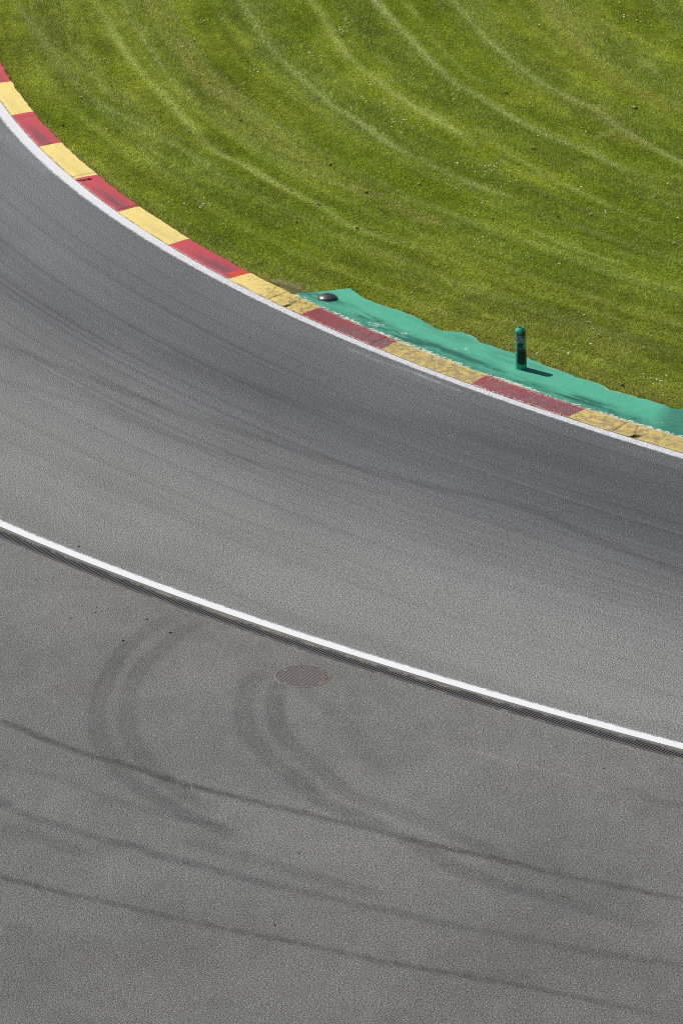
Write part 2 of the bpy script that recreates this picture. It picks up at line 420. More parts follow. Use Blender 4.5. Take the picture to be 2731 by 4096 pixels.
# ------------------------------------------------------------------ asphalt tones and tyre marks
def px_poly(lst, ox, oy, k):
    a = np.array(lst, float); return spline(ground(ox + a[:, 0] * k, oy + a[:, 1] * k), 0.08)
Dk = lambda l: px_poly(l, 0, 2500, .8929)
Ek = lambda l: px_poly(l, 0, 3400, .8929)
Fk = lambda l: px_poly(l, 1400, 3000, .8489)
def src(*lists):
    """several crops' pixel lists -> one polyline"""
    out = []
    for l, (ox, oy, k) in lists:
        a = np.array(l, float); out.append(np.stack([ox + a[:, 0] * k, oy + a[:, 1] * k], -1))
    a = np.vstack(out); return spline(ground(a[:, 0], a[:, 1]), 0.08)
DD, EE, FF = (0, 2500, .8929), (0, 3400, .8929), (1400, 3000, .8489)
MARKS = [  # polyline, half width (m), darkness, hue (0 olive, 1 purple)
    (src(([(-200, 350), (0, 430), (100, 465), (200, 510), (330, 560), (450, 595), (560, 625), (680, 665), (800, 705), (950, 745), (1080, 775), (1200, 805), (1330, 835), (1450, 865)], DD),
         ([(0, 352), (200, 400), (400, 450), (600, 492), (800, 540), (1000, 590), (1200, 630), (1400, 670), (1568, 705), (1800, 760)], FF)), 0.065, 0.40, 0.0),
    (src(([(-150, 770), (0, 808), (60, 830), (150, 865), (250, 890), (350, 925), (500, 970), (640, 1000)], DD),
         ([(700, 20), (850, 60), (1000, 100), (1150, 140), (1300, 175), (1450, 210)], EE),
         ([(0, 722), (150, 750), (300, 785), (500, 830), (700, 865), (900, 905), (1100, 945), (1300, 975), (1568, 1015), (1800, 1050)], FF)), 0.08, 0.30, 1.0),
    (src(([(-150, 70), (0, 115), (100, 145), (250, 185), (400, 215), (550, 250), (700, 285), (850, 320), (1000, 350), (1150, 380), (1300, 410), (1450, 440)], EE),
         ([(0, 962), (200, 1005), (400, 1040), (600, 1075), (800, 1110), (950, 1140), (1150, 1180), (1400, 1240), (1568, 1275)], FF)), 0.058, 0.34, 0.0),
    (Dk([(800, -55), (710, -5), (620, 60), (540, 130), (490, 220), (450, 320), (432, 420), (436, 490), (470, 560), (530, 640), (600, 710), (680, 760), (800, 830), (900, 880), (1000, 920), (1100, 975)]), 0.12, 0.25, 1.0),
    (Dk([(950, -25), (870, 5), (800, 40), (720, 110), (655, 165), (600, 250), (572, 350), (572, 450), (600, 530), (650, 600), (720, 680), (800, 740), (880, 790), (980, 850)]), 0.12, 0.22, 1.0),
    (src(([(1230, 170), (1150, 220), (1110, 300), (1090, 370), (1100, 450), (1150, 530), (1230, 620), (1320, 690), (1400, 760), (1500, 820)], DD),
         ([(120, 350), (300, 440), (450, 530), (600, 595), (750, 640), (900, 680), (1100, 740), (1300, 800), (1568, 870)], FF)), 0.13, 0.25, 1.0),
    (src(([(1290, 200), (1240, 300), (1230, 400), (1260, 480), (1330, 560), (1400, 620), (1480, 680)], DD),
         ([(0, 215), (150, 260), (300, 320), (450, 385), (560, 430), (700, 490), (830, 545)], FF)), 0.12, 0.23, 1.0),
    (Dk([(0, 620), (100, 650), (300, 700), (500, 780), (640, 820), (800, 870), (950, 890), (1060, 930)]), 0.07, 0.16, 0.8),
    (Dk([(-80, 880), (0, 900), (150, 940), (250, 980), (400, 1030)]), 0.12, 0.14, 1.0),
    (Dk([(-60, 770), (0, 782), (30, 800)]), 0.10, 0.30, 1.0),
    (Dk([(240, 290), (330, 305), (420, 320)]), 0.08, 0.10, 1.0),
    (src(([(1330, 260), (1420, 330), (1500, 400), (1568, 450)], DD), ([(60, 20), (140, 80), (220, 140)], FF)), 0.11, 0.13, 1.0),
    (Fk([(1300, 170), (1400, 225), (1480, 245), (1568, 265)]), 0.09, 0.18, 1.0),
    (Ek([(820, -60), (900, -25), (1050, 18), (1200, 60), (1330, 100), (1450, 130), (1568, 165), (1750, 215)]), 0.11, 0.22, 1.0),
    (Fk([(500, 1040), (700, 1060), (850, 1080), (1000, 1110)]), 0.09, 0.10, 1.0),
    (Ek([(0, 380), (150, 380), (300, 420), (450, 440)]), 0.25, 0.10, 0.2),
]
SCRATCH = [
    (Fk([(560, 0), (650, 25), (750, 50), (850, 75), (950, 100), (1070, 130), (1130, 155), (1200, 190)]), 0.03, 0.30),
    (Fk([(1350, 60), (1400, 100), (1450, 160)]), 0.02, 0.25),
    (px_poly([(950, 690), (1050, 728), (1150, 770), (1250, 805), (1350, 835), (1568, 920)], 850, 1000, .574), 0.035, 0.55),
    (px_poly([(-60, 440), (0, 470), (100, 510), (200, 550)], 1700, 1200, .6575), 0.035, 0.45),
    (px_poly([(-40, 560), (40, 600), (120, 660), (220, 760), (330, 850)], 0, 200, .574), 0.12, 0.22),
]

# --- upper track: strip from the kerb foot to the lower white line / drain rail
def paired(c1, c2, n):
    a = np.linspace(0.02, c1.L - 0.02, n); b = np.linspace(0.02, c2.L - 0.02, n)
    return a, b
NU, NV = 1000, 300
ua, ub = paired(C, D, NU)
PA = C.at(ua, 0.03); PB = D.at(ub, 0.0)
cv = np.linspace(0, 1, NV)
X = PA[:, None, 0] * (1 - cv) + PB[:, None, 0] * cv
Y = PA[:, None, 1] * (1 - cv) + PB[:, None, 1] * cv
CC = np.broadcast_to(cv, X.shape); UU = np.broadcast_to(ua[:, None], X.shape)
pxx, pyy = to_px(X, Y)
tone_c = [0, .04, .10, .18, .26, .34, .42, .48, .56, .64, .74, .84, .93, .965, 1.0]
tone_v = [118, 112, 107, 104, 103, 103, 107, 111, 120, 128, 132, 135, 136, 128, 136]
cw = CC + (fbm(UU * .25, CC * 6, 3) - .5) * .10
tone = np.interp(cw, tone_c, tone_v)
left = smooth(900, 0, pxx)
tone = tone + left * (np.interp(CC, [0, .1, .2, .3, .4, .5, .6, .8, 1], [5, 13, 16, 12, 3, 0, -4, -3, 0]))
tone = tone + smooth(1500, 2600, pxx) * np.interp(CC, [0, .1, .25, .4, .6, 1], [-8, -17, -15, -8, 0, 3])
# rubber streaks laid along the racing line
st = fbm(UU * .16 + 3, CC * 34, 8, 3) - .5
st2 = fbm(UU * .10 + 9, CC * 85, 12, 2) - .5
amp = np.interp(CC, [0, .08, .25, .5, .7, 1], [5, 11, 18, 19, 11, 7])
st3 = np.clip(fbm(UU * .07 + 2, CC * 150, 14, 2) - .56, 0, 1)
tone = tone + st * amp * .52 + st2 * amp * .6 - st3 * amp * 2.3
T1 = px_poly([(-60, 765), (0, 790), (150, 845), (300, 905), (450, 960), (600, 1008), (800, 1068), (1000, 1120), (1200, 1165), (1400, 1250), (1600, 1330)], 0, 0, 1.7417)
T2 = px_poly([(-60, 600), (0, 645), (100, 700), (200, 750), (320, 800), (450, 850), (600, 895), (800, 945), (1000, 985), (1300, 1060), (1600, 1140)], 0, 0, 1.7417)
T3 = px_poly([(0, 870), (200, 930), (400, 1005), (600, 1065), (800, 1110), (1100, 1190), (1300, 1255), (1600, 1360)], 0, 0, 1.7417)
for poly, hw, dk in ((T1, .10, 12), (T2, .30, 6), (T3, .08, 7)):
    d, i = dist_to(X.ravel(), Y.ravel(), poly); d = d.reshape(X.shape)
    tone = tone - dk * np.exp(-(d / hw) ** 2) * (.4 + 1.2 * fbm(UU * .5, CC * 8, 31))
tone = tone + (fbm(X * .55, Y * .35, 21) - .5) * 12
# grip film of the worn edge next to the inner white line
tone = np.clip(tone, 74, 160)
cool = np.interp(CC, [0, .3, .55, .8, 1], [1, 1, .55, .25, .3])[..., None]
col = lin(tone)[..., None] / LUM * (cool * np.array([.972, .993, 1.035]) + (1 - cool) * np.array([1.005, 1.005, .965]))
for poly, hw, k in SCRATCH[2:]:
    d, _ = dist_to(X.ravel(), Y.ravel(), poly); d = d.reshape(X.shape)
    a = (k * np.exp(-(d / hw) ** 2) * (.3 + .9 * fbm(X * 9, Y * 5, 44)))[..., None]
    col = col * (1 - a) + alb(165, 172, 180) * a
track = grid_obj('track', X, Y, np.zeros_like(X), M['asphalt'], {'stain': col})
tag(track, 'grey race track surface between the two white edge lines', 'track', kind='structure')

# --- lower run-off asphalt: from the drain towards the camera
NU2, NV2 = 900, 420
us = np.linspace(0.02, D.L - 0.02, NU2)
RAIL = 0.045
e0 = np.asarray(grb_off(us)) - RAIL
vv = np.linspace(0, 1, NV2)
off = e0[:, None] - vv[None] ** 1.15 * 24.0
P = D.at(us[:, None] + off * 0, 0)
nx = np.interp(us, D.s, D.n[:, 0]); ny = np.interp(us, D.s, D.n[:, 1])
bx_, by_ = D.at(us)[:, 0], D.at(us)[:, 1]
X = bx_[:, None] + nx[:, None] * off; Y = by_[:, None] + ny[:, None] * off
pxx, pyy = to_px(X, Y)
tone = 117 + 6 * smooth(1400, 0, pxx) * smooth(2900, 2300, pyy) - 4 * smooth(3300, 4000, pyy) + 2 * smooth(1200, 2600, pxx) * smooth(3600, 3000, pyy)
tone = tone + (fbm(X * .5, Y * .4, 51) - .5) * 19 + (fbm(X * 1.7, Y * 1.2, 57) - .5) * 10 + (fbm(X * 7, Y * 5, 58) - .5) * 12
warm = (fbm(X * .4 + 5, Y * .3, 61))[..., None]
warm = np.clip((warm - .35) * 2.2, 0, 1)
col = lin(tone)[..., None] / LUM * (warm * np.array([1.035, 1.0, .925]) + (1 - warm) * np.array([.99, 1.01, .955]))
wob = fbm(X * 1.3, Y * 1.3, 70)
for poly, hw, dk, hue in MARKS:
    d, i = dist_to(X.ravel(), Y.ravel(), poly); d = d.reshape(X.shape)
    ii = i.reshape(X.shape)
    tt = ii / len(poly)
    ends = smooth(0, .06, tt) * smooth(1, .90, tt)
    prof = np.exp(-(d / hw + .5 * (fbm(X * 7, Y * 7, 71) - .5)).clip(0) ** 3.2) * (.75 + .25 * np.cos(np.clip(d / hw, 0, 1) * 3.1) * -1)
    a = np.clip(dk * (1.8 if hue < .5 or hw < .115 else 1.95) * prof * (.7 + .6 * wob) * (.8 + .4 * vnoise(ii * .05, ii * 0, int(hw * 1000) + 3)) * ends * (.70 + .6 * vnoise(X * 21, Y * 21, 73)) * (.85 + .3 * vnoise(d / hw * 5.0, ii * .02, 77)), 0, .8)[..., None]
    tgt = hue * np.array([.050, .049, .060]) + (1 - hue) * np.array([.034, .033, .028])
    col = col * (1 - a) + tgt * a
for poly, hw, k in SCRATCH[:2]:
    d, _ = dist_to(X.ravel(), Y.ravel(), poly); d = d.reshape(X.shape)
    a = (k * np.exp(-(d / hw) ** 2) * (.4 + .8 * fbm(X * 4, Y * 3, 44)))[..., None]
    col = col * (1 - a) + alb(180, 178, 170) * a
runoff = grid_obj('asphalt_runoff', X, Y, np.zeros_like(X), M['asphalt_low'], {'stain': col})
tag(runoff, 'wide asphalt run-off below the drain with dark tyre marks', 'run-off', kind='structure')

# ------------------------------------------------------------------ white lines
def ribbon(name, curve, o_clean, o_feather, mat, z, wear, n=1300, m=13):
    s = np.linspace(0.05, curve.L - 0.05, n); v = np.linspace(0, 1, m)
    a = o_clean(s); b = o_feather(s)
    o = a[:, None] * (1 - v) + b[:, None] * v
    q = curve.at(s); nx = np.interp(s, curve.s, curve.n[:, 0]); ny = np.interp(s, curve.s, curve.n[:, 1])
    X = q[:, 0][:, None] + nx[:, None] * o; Y = q[:, 1][:, None] + ny[:, None] * o
    V = np.broadcast_to(v, X.shape); Wr = wear(X, Y)
    return grid_obj(name, X, Y, np.full_like(X, z), mat, {'v': V, 'wear': Wr})
up_feather = lambda s: line_off(s) * 1.0 - (0 - 0) + line_off(s) * 0.14
ln = ribbon('edge_line', C, lambda s: 0 * s - 0.006 - .006 * vnoise(s * 6, s * 0, 4), up_feather, M['line'], 0.004,
            lambda X, Y: 0.30 + 0.50 * smooth(300, 1100, to_px(X, Y)[0]))
tag(ln, 'white painted line along the foot of the red and yellow kerb', 'painted line')
ln2 = ribbon('edge_line', D, lambda s: 0 * s + 0.004, lambda s: low_off(s) * 1.30, M['line'], 0.004,
             lambda X, Y: 0.05 + 0 * X)
tag(ln2, 'bright white painted line running beside the black drain grating', 'painted line')

# ------------------------------------------------------------------ kerb, in painted sections
BT = [(49, 463), (158, 589), (300, 717), (471, 850), (677, 981), (914, 1118), (1201, 1259), (1519, 1400), (1881, 1537), (2272, 1670)]
BG = [(51, 325), (131, 446), (246, 570), (396, 698), (560, 825), (753, 955), (1004, 1092), (1285, 1230), (1598, 1362), (1950, 1500), (2346, 1634)]
w = g_pts(BT); st_, _ = C.loc(w[:, 0], w[:, 1])
w = g_pts(BG, KZ); sg_, _ = C.loc(w[:, 0], w[:, 1])
st_ = np.r_[st_[0] - 2.0, st_]
ks = np.arange(1, 6) * 2.0
st_ = np.r_[st_[0] - ks[::-1] , st_, st_[-1] + .2 + ks]
sg_ = np.r_[sg_[0] - ks[::-1] , sg_, sg_[-1] + .2 + ks]
print('section lengths', np.diff(st_).round(2), np.diff(sg_).round(2))
kerb = empty('kerb', (*C.at(C.L / 2), 0))
tag(kerb, 'low concrete kerb in red and yellow painted sections, curving between track and grass', 'kerb')
NOTCH = []
for (x, y), hl, hw_, rot in (((330, 722), .17, .035, 0.0), ((1141, 1224), .10, .035, 0.05), ((2537, 1747), .085, .06, -.1)):
    p = ground(x, y, 0.015); s, o = C.loc(p[0], p[1]); NOTCH.append((s[0], o[0], hl, hw_))
JOINT = [((62, 470), (140, 462)), ((300, 706), (385, 690)), ((455, 842), (540, 822)), ((1090, 1192), (1150, 1168)), ((1140, 1228), (1205, 1196)), ((1478, 1378), (1560, 1345)), ((2440, 1728), (2515, 1685)), ((2540, 1750), (2560, 1695))]
JS = []
for a, b in JOINT:
    pa = ground(*a, .01); pb = ground(*b, .045)
    JS.append((C.loc(pa[0], pa[1])[0][0], C.loc(pb[0], pb[1])[0][0]))
vz = [0, .012, .02, .17, .195, .22, .25, .6, .96, 1.0]
zz_ = [-.05, .004, .012, .015, .030, .016, .020, .040, KZ, KZ - .004]
for k in range(len(st_) - 1):
    red = (k % 2 == 0)
    n = 150; vs = np.r_[0, .006, .012, .02, np.linspace(.035, .985, 44), .993, 1.0, 1.012]; m = len(vs)
    u = np.linspace(0, 1, n)
    cvs = np.clip(vs, 0, 1)
    lo = st_[k] * (1 - cvs) + sg_[k] * cvs; hi = st_[k + 1] * (1 - cvs) + sg_[k + 1] * cvs
    Sx = lo[None] * (1 - u[:, None]) + hi[None] * u[:, None]
    Sx = np.clip(Sx, .02, C.L - .02)
    Wd = kerb_off(Sx)
    V = np.broadcast_to(vs, Sx.shape); U = np.broadcast_to(u[:, None], Sx.shape)
    wobi = .010 * (vnoise(Sx * 4, Sx * 0, 91) - .5) * (1 - np.clip(V * 6, 0, 1)) + .045 * (fbm(Sx * 5, Sx * 0, 92) - .5) * smooth(.85, 1, V)
    O = Wd * V + wobi
    p = C.at(Sx.ravel(), O.ravel()[:]) if False else None
    q = C.at(Sx.ravel()); nx = np.interp(Sx.ravel(), C.s, C.n[:, 0]); ny = np.interp(Sx.ravel(), C.s, C.n[:, 1])
    X = (q[:, 0] + nx * O.ravel()).reshape(Sx.shape); Y = (q[:, 1] + ny * O.ravel()).reshape(Sx.shape)
    Z = np.interp(V, vz, zz_) + .004 * (fbm(X * 7, Y * 7, 95) - .5) * smooth(.02, .1, V)
    Z = np.where(V > 1.0, -.06, Z)
    hole = np.zeros_like(Z)
    for (s0, o0, hl, hw_) in NOTCH:
        aa = (O - o0) / hl; bb = (Sx - s0 - .25 * (O - o0)) / hw_
        r = np.maximum(np.abs(aa), np.abs(bb)) + .35 * (fbm(X * 22, Y * 22, 97) - .5)
        kk = smooth(1.05, .80, r); Z = Z - .075 * kk; hole = np.maximum(hole, smooth(1.15, .9, r) * .95)
    for (sa_, sb_) in JS:
        sj = sa_ + (sb_ - sa_) * np.clip(V, 0, 1) + .01 * (fbm(V * 9, V * 0 + sa_, 99) - .5)
        kk = np.exp(-((Sx - sj) / .011) ** 2); Z = Z - .014 * kk; hole = np.maximum(hole, kk * .7)
    pxx, _ = to_px(X, Y)
    wear = np.interp(pxx, [0, 250, 700, 1000, 1150, 1250, 1500, 2731], [.12, .22, .26, .36, .62, .85, .92, .85])
    if red: wear = np.clip(wear + .12 * smooth(.2, .8, U), 0, 1) * .9
    # tyre rubber along the track side of the kerb
    band = np.exp(-((V - .36 - .12 * (U - .5)) / .2) ** 2)
    rub = band * smooth(.05, .7, U) * np.interp(pxx, [0, 300, 900, 1300, 2731], [.75, .85, .80, .70, .55]) * (.3 + 1.1 * fbm(Sx * 2.0, O * 45, 101 + k))
    if not red: rub = rub * .20
    rub = np.clip(rub, 0, .75)
    # dirt gathered in the crack at the foot of the kerb
    rub = np.maximum(rub, smooth(.016, 0, V) * .85)
    rub = np.maximum(rub, .5 * smooth(.055, .02, V) * (fbm(Sx * 9, V * 0, 105) > .55))
    white = smooth(.80, 1.0, V) * smooth(1180, 1320, pxx) * .9 + .18 * smooth(1200, 1500, pxx) + .35 * smooth(.12, .03, V) * smooth(.0, .3, wear)
    if red: white = white + .4 * smooth(.1, .02, V)
    mark = np.zeros_like(Z)
    if k == 10: mark = smooth(.86, .92, U + .03 * fbm(V * 8, V * 0, 111)) * smooth(.22, .3, V) * .85
    suv = np.stack([Sx, O, Z * 0], -1)
    o = grid_obj('red_section' if red else 'yellow_section', X - kerb.location.x, Y - kerb.location.y, Z, M['red' if red else 'yellow'],
                 {'wear': wear, 'v': V, 'rub': rub, 'white': white, 'mark': mark, 'suv': suv, 'hole': hole}, parent=kerb)
    if k == 12: o['label'] = 'dark red worn section beside the start of the green strip'

# ------------------------------------------------------------------ green painted strip behind the kerb
n = 900; m = 46
s = np.linspace(AP0 + .0, AP1, n); v = np.linspace(0, 1, m)
_i = np.argsort(_sa)
ins = kerb_off(s) - .03
outw = np.interp(s, _sa[_i], _oa[_i])
# the blunt end: the strip starts at the kerb and widens within a metre
outw = outw + .05 * (fbm(s * 6, s * 0, 121) - .5) + .06 * (fbm(s * 1.8, s * 0, 122) - .5) * (s > AP0 + 1.5)
outw = np.maximum(outw, ins + .01)
O = ins[:, None] * (1 - v) + outw[:, None] * v
q = C.at(s); nx = np.interp(s, C.s, C.n[:, 0]); ny = np.interp(s, C.s, C.n[:, 1])
X = q[:, 0][:, None] + nx[:, None] * O; Y = q[:, 1][:, None] + ny[:, None] * O
pxx, pyy = to_px(X, Y)
dk = 1.35 * smooth(.75, .0, (O - ins[:, None]) / .55) * (.25 + .9 * fbm(X * .9, Y * .7, 131)) * np.interp(pxx, [1200, 1300, 1500, 1750, 1900, 2100, 2400, 2731], [.9, .5, .75, .9, .7, .55, .75, 1.0])
for a in ((1330, 1195, 50, 18, .4), (1235, 1176, 40, 14, .8), (1480, 1278, 70, 24, .5), (1600, 1345, 80, 28, .85), (1720, 1385, 90, 30, .9), (1850, 1430, 110, 34, .8),
          (1960, 1480, 90, 26, .5), (2130, 1545, 120, 30, .5), (2330, 1605, 90, 30, .85), (2480, 1665, 80, 28, .65), (1780, 1330, 60, 14, .3), (2060, 1440, 60, 16, .3)):
    pc = ground(a[0], a[1], .03); sc_, oc_ = C.loc(pc[0], pc[1])
    dk = np.maximum(dk, 1.35 * a[4] * np.exp(-((s[:, None] - sc_[0]) / .62) ** 2 - ((O - oc_[0]) / .15) ** 2) * smooth(.25, .68, fbm(s[:, None] * 2.2, O * 13, 133, 4)) * 1.5)
dk = dk * (.72 + .55 * vnoise(X * 28, Y * 28, 139))
dk = np.maximum(dk, smooth(2600, 2720, pxx + .6 * (pyy - 1640)) * .75)
white = smooth(.17, .05, O - ins[:, None]) * .95 * (.35 + 1.0 * fbm(X * 2.2, Y * 2.2, 137))
def patch(x, y, rx, ry): return np.exp(-((pxx - x) / rx) ** 2 - ((pyy - y) / ry) ** 2)
for a in ((1430, 1270, 60, 22, .55), (1500, 1305, 60, 20, .7), (1610, 1340, 60, 22, .55), (1845, 1405, 55, 14, .6), (1300, 1222, 30, 12, .5), (2650, 1690, 70, 30, .5), (1362, 1160, 22, 10, .5)):
    white = np.maximum(white, a[4] * patch(*a[:4]))
tan = smooth(.06, .0, outw[:, None] - O) * smooth(.45, .7, fbm(s * 1.2, s * 0, 141))[:, None] * .9
Zg = .046 - .022 * smooth(0, .6, O - ins[:, None]) + .004 * (fbm(X * 2, Y * 2, 143) - .5)
apron = grid_obj('green_pavement', X, Y, Zg, M['green'], {'v': np.broadcast_to(v, X.shape), 'dark': np.clip(dk, 0, 1), 'white': np.clip(white, 0, 1), 'tan': tan})
tag(apron, 'green painted pavement strip between the worn kerb and the lawn', 'pavement', kind='structure')

# ------------------------------------------------------------------ lawn
LX = lambda l: px_poly(l, 0, 0, .8929)
RX = lambda l: px_poly(l, 1331, 0, .8929)
LL, RR = (0, 0, .8929), (1331, 0, .8929)
PALE = [ # polyline, half width, strength
    (src(([(370, -120), (430, 0), (480, 90), (530, 180), (590, 270), (660, 350), (760, 450), (840, 550), (900, 620), (980, 685), (1100, 740), (1200, 800), (1330, 870), (1450, 930)], LL), ([(60, 1000), (250, 1075), (450, 1140)], RR)), .17, 1.0),
    (src(([(1020, -110), (1080, 0), (1130, 80), (1190, 180), (1270, 280), (1340, 340), (1430, 420)], LL), ([(0, 475), (80, 520), (180, 590), (300, 670), (430, 730), (520, 780), (640, 830), (780, 880), (880, 930)], RR)), .17, 1.0),
    (src(([(1340, -100), (1390, 0), (1450, 80)], LL), ([(20, 185), (80, 260), (180, 345), (280, 420), (400, 500), (540, 580), (640, 640)], RR)), .17, 1.0),
    (RX([(130, -100), (190, 0), (260, 80), (340, 160), (400, 230), (480, 310), (560, 380), (640, 420), (740, 485), (830, 540), (930, 590), (1020, 630), (1130, 665), (1250, 730), (1400, 800)]), .18, 1.1),
    (RX([(460, -90), (530, 0), (600, 70), (660, 140), (740, 220), (840, 300), (920, 360), (1050, 430), (1180, 490), (1270, 560), (1380, 630), (1470, 680), (1700, 800)]), .16, .9),
    (LX([(520, 0), (600, 110), (680, 230), (760, 350), (850, 440), (950, 500), (1060, 600), (1200, 690), (1350, 760), (1500, 820), (1700, 900)]), .14, .55),
    (RX([(640, 560), (700, 610), (800, 690), (900, 750), (1000, 810), (1150, 880), (1300, 950), (1500, 1030)]), .14, .6),
    (LX([(60, 0), (130, 90), (190, 170), (240, 250), (320, 350), (420, 440), (560, 520), (700, 600), (850, 690), (1000, 780)]), .16, .45),
    (RX([(320, 0), (400, 100), (480, 210), (560, 290), (640, 350), (760, 390)]), .13, .55),
    (RX([(380, 460), (470, 520), (560, 590), (640, 650)]), .13, .5),
    (RX([(330, 980), (500, 1000), (640, 980)]), .2, .4),
    (RX([(880, 1020), (960, 1060), (1100, 1120), (1300, 1180)]), .16, .6),
    (LX([(640, 690), (720, 760), (800, 820), (900, 860)]), .2, .4),
    (RX([(1150, 620), (1260, 590), (1330, 600)]), .2, .4),
    (RX([(1380, 260), (1480, 360), (1600, 440)]), .2, .5),
    (RX([(780, -20), (860, 70), (950, 170), (1040, 260)]), .12, .35),
]
TAN = [
    (src(([(640, -60), (700, 50), (760, 130), (830, 210), (870, 300), (950, 380), (1060, 480), (1150, 580), (1240, 620), (1300, 680), (1400, 740), (1500, 800)], LL), ([(200, 880), (320, 940), (450, 990)], RR)), .22, .9),
    (RX([(960, -20), (1000, 40), (1080, 180), (1180, 310), (1330, 390), (1430, 440), (1600, 550)]), .24, .85),
    (RX([(1080, 460), (1200, 510), (1300, 600), (1380, 640)]), .25, .7),
    (LX([(420, 380), (560, 380), (680, 450), (740, 510)]), .3, .45),
    (RX([(0, 770), (60, 800), (160, 880)]), .3, .6),
    (px_poly([(1000, 1090), (1100, 1130), (1200, 1160)], 0, 0, 1.0), .16, 1.0),
    (px_poly([(60, 330), (140, 450), (240, 560), (400, 700), (560, 820), (760, 950), (1000, 1085)], 0, 0, 1.0), .10, .55),
    (px_poly([(1750, 1270), (1950, 1350), (2150, 1430), (2400, 1510), (2731, 1600)], 0, 0, 1.0), .3, .5),
    (px_poly([(1700, 1230), (1850, 1240), (2000, 1290), (2300, 1330), (2500, 1400)], 0, 0, 1.0), .35, .45),
]
# mowing arcs: common centre from the strongest stripe
_q = PALE[3][0]
A_ = np.c_[2 * _q, np.ones(len(_q))]; _c = np.linalg.lstsq(A_, (_q ** 2).sum(1), rcond=None)[0]
MC = _c[:2]; MR = math.sqrt(_c[2] + (MC ** 2).sum())
print('mow centre', MC, MR)

def lawn_field(x, y):
    rho = np.hypot(x - MC[0], y - MC[1]); th = np.arctan2(y - MC[1], x - MC[0]) * MR
    pale = np.zeros_like(x); tan = np.zeros_like(x); lean = np.zeros_like(x)
    for poly, hw, k in PALE:
        d, i = dist_to(x, y, poly); t = i / len(poly)
        f = np.exp(-(d / (hw * .56)) ** 2) * k * (.55 + 1.0 * vnoise(i * .06, i * 0 + d * 2, int(hw * 100) + len(poly))) * smooth(0, .05, t) * smooth(1, .9, t)
        pale = np.maximum(pale, f)
    straw = smooth(.60, .80, vnoise(rho * 4.6 + .25 * fbm(x * .8, y * .8, 241), th * .10, 242)) * (.15 + .9 * fbm(th * .5, rho * 2, 243))
    pale = np.maximum(pale, 0.38 * straw)
    for poly, hw, k in TAN:
        d, i = dist_to(x, y, poly)
        tan = np.maximum(tan, np.exp(-(d / hw) ** 2) * k * (.1 + 1.3 * fbm(x * 1.4, y * 1.4, 301)))
    band = fbm(rho * 1.7, th * .30, 203, 3) - .5          # bands along the mowing direction
    fine = fbm(rho * 5.5, th * 1.1, 207, 2) - .5
    blot = fbm(x * .9, y * .55, 211, 3) - .5
    tuft = fbm(x * 6, y * 3.2, 223, 2) - .5
    return rho, th, pale, tan, band, fine, blot, tuft

G_DARK = np.array([.190, .255, .020]); G_MID = np.array([.245, .330, .020]); G_YEL = np.array([.370, .400, .034])
G_PALE = np.array([.500, .540, .205]); G_TAN = np.array([.470, .450, .120]); G_DEAD = np.array([.36, .31, .16]); G_OLV = np.array([.318, .338, .060])
def grass_color(x, y, f, rnd=None):
    rho, th, pale, tan, band, fine, blot, tuft = f
    lum = np.clip(.5 + band * .60 + fine * .55 + blot * .55 + tuft * .45, 0, 1)[:, None]
    c = np.where(lum < .5, G_DARK + (G_MID - G_DARK) * lum * 2, G_MID + (G_YEL - G_MID) * (lum - .5) * 1.5)
    px, py = to_px(x, y)
    # right and upper parts are a stronger green, the left and the rim greyer
    olive = np.clip(.36 + .45 * smooth(900, 1500, py) + .35 * smooth(900, 200, px) + 1.0 * (fbm(x * .35 + 4, y * .25, 231) - .5), 0, .85)[:, None]
    c = c * (1 - olive) + (G_OLV * (.55 + .9 * lum)) * olive
    w = np.clip(pale * .76 + np.clip(fine + band, 0, 1) * .30, 0, .88)[:, None]
    c = c * (1 - w) + G_PALE * w  # pale tint paints in the sheen of leaning blades, along with dry clippings
    w = np.clip(tan * .75, 0, .8)[:, None]
    c = c * (1 - w) + G_TAN * w
    return c

# sheet below the blades
xs = np.arange(-22, 22.01, .10); ys = np.arange(58, 112.01, .10)
X, Y = np.meshgrid(xs, ys, indexing='ij')
sx, ox = C.loc(X.ravel(), Y.ravel())
f = lawn_field(X.ravel(), Y.ravel())
colf = grass_color(X.ravel(), Y.ravel(), f)
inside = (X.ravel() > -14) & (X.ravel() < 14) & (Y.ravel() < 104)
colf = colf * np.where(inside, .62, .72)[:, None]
fc = (ox.reshape(X.shape) > -.12)
keep = fc[:-1, :-1] & fc[1:, :-1] & fc[1:, 1:] & fc[:-1, 1:]
soil = patch_ = np.exp(-(((to_px(X, Y)[0] - 1150) / 75) ** 2) - ((to_px(X, Y)[1] - 1150) / 26) ** 2)
Zl = np.full_like(X, -.012)
cl = colf.reshape(*X.shape, 3) * (1 - .8 * soil[..., None]) + np.array([.16, .125, .075]) * .8 * soil[..., None]
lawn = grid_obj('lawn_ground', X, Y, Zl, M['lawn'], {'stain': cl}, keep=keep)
tag(lawn, 'turf ground under the mown grass inside the bend', 'ground', kind='structure')
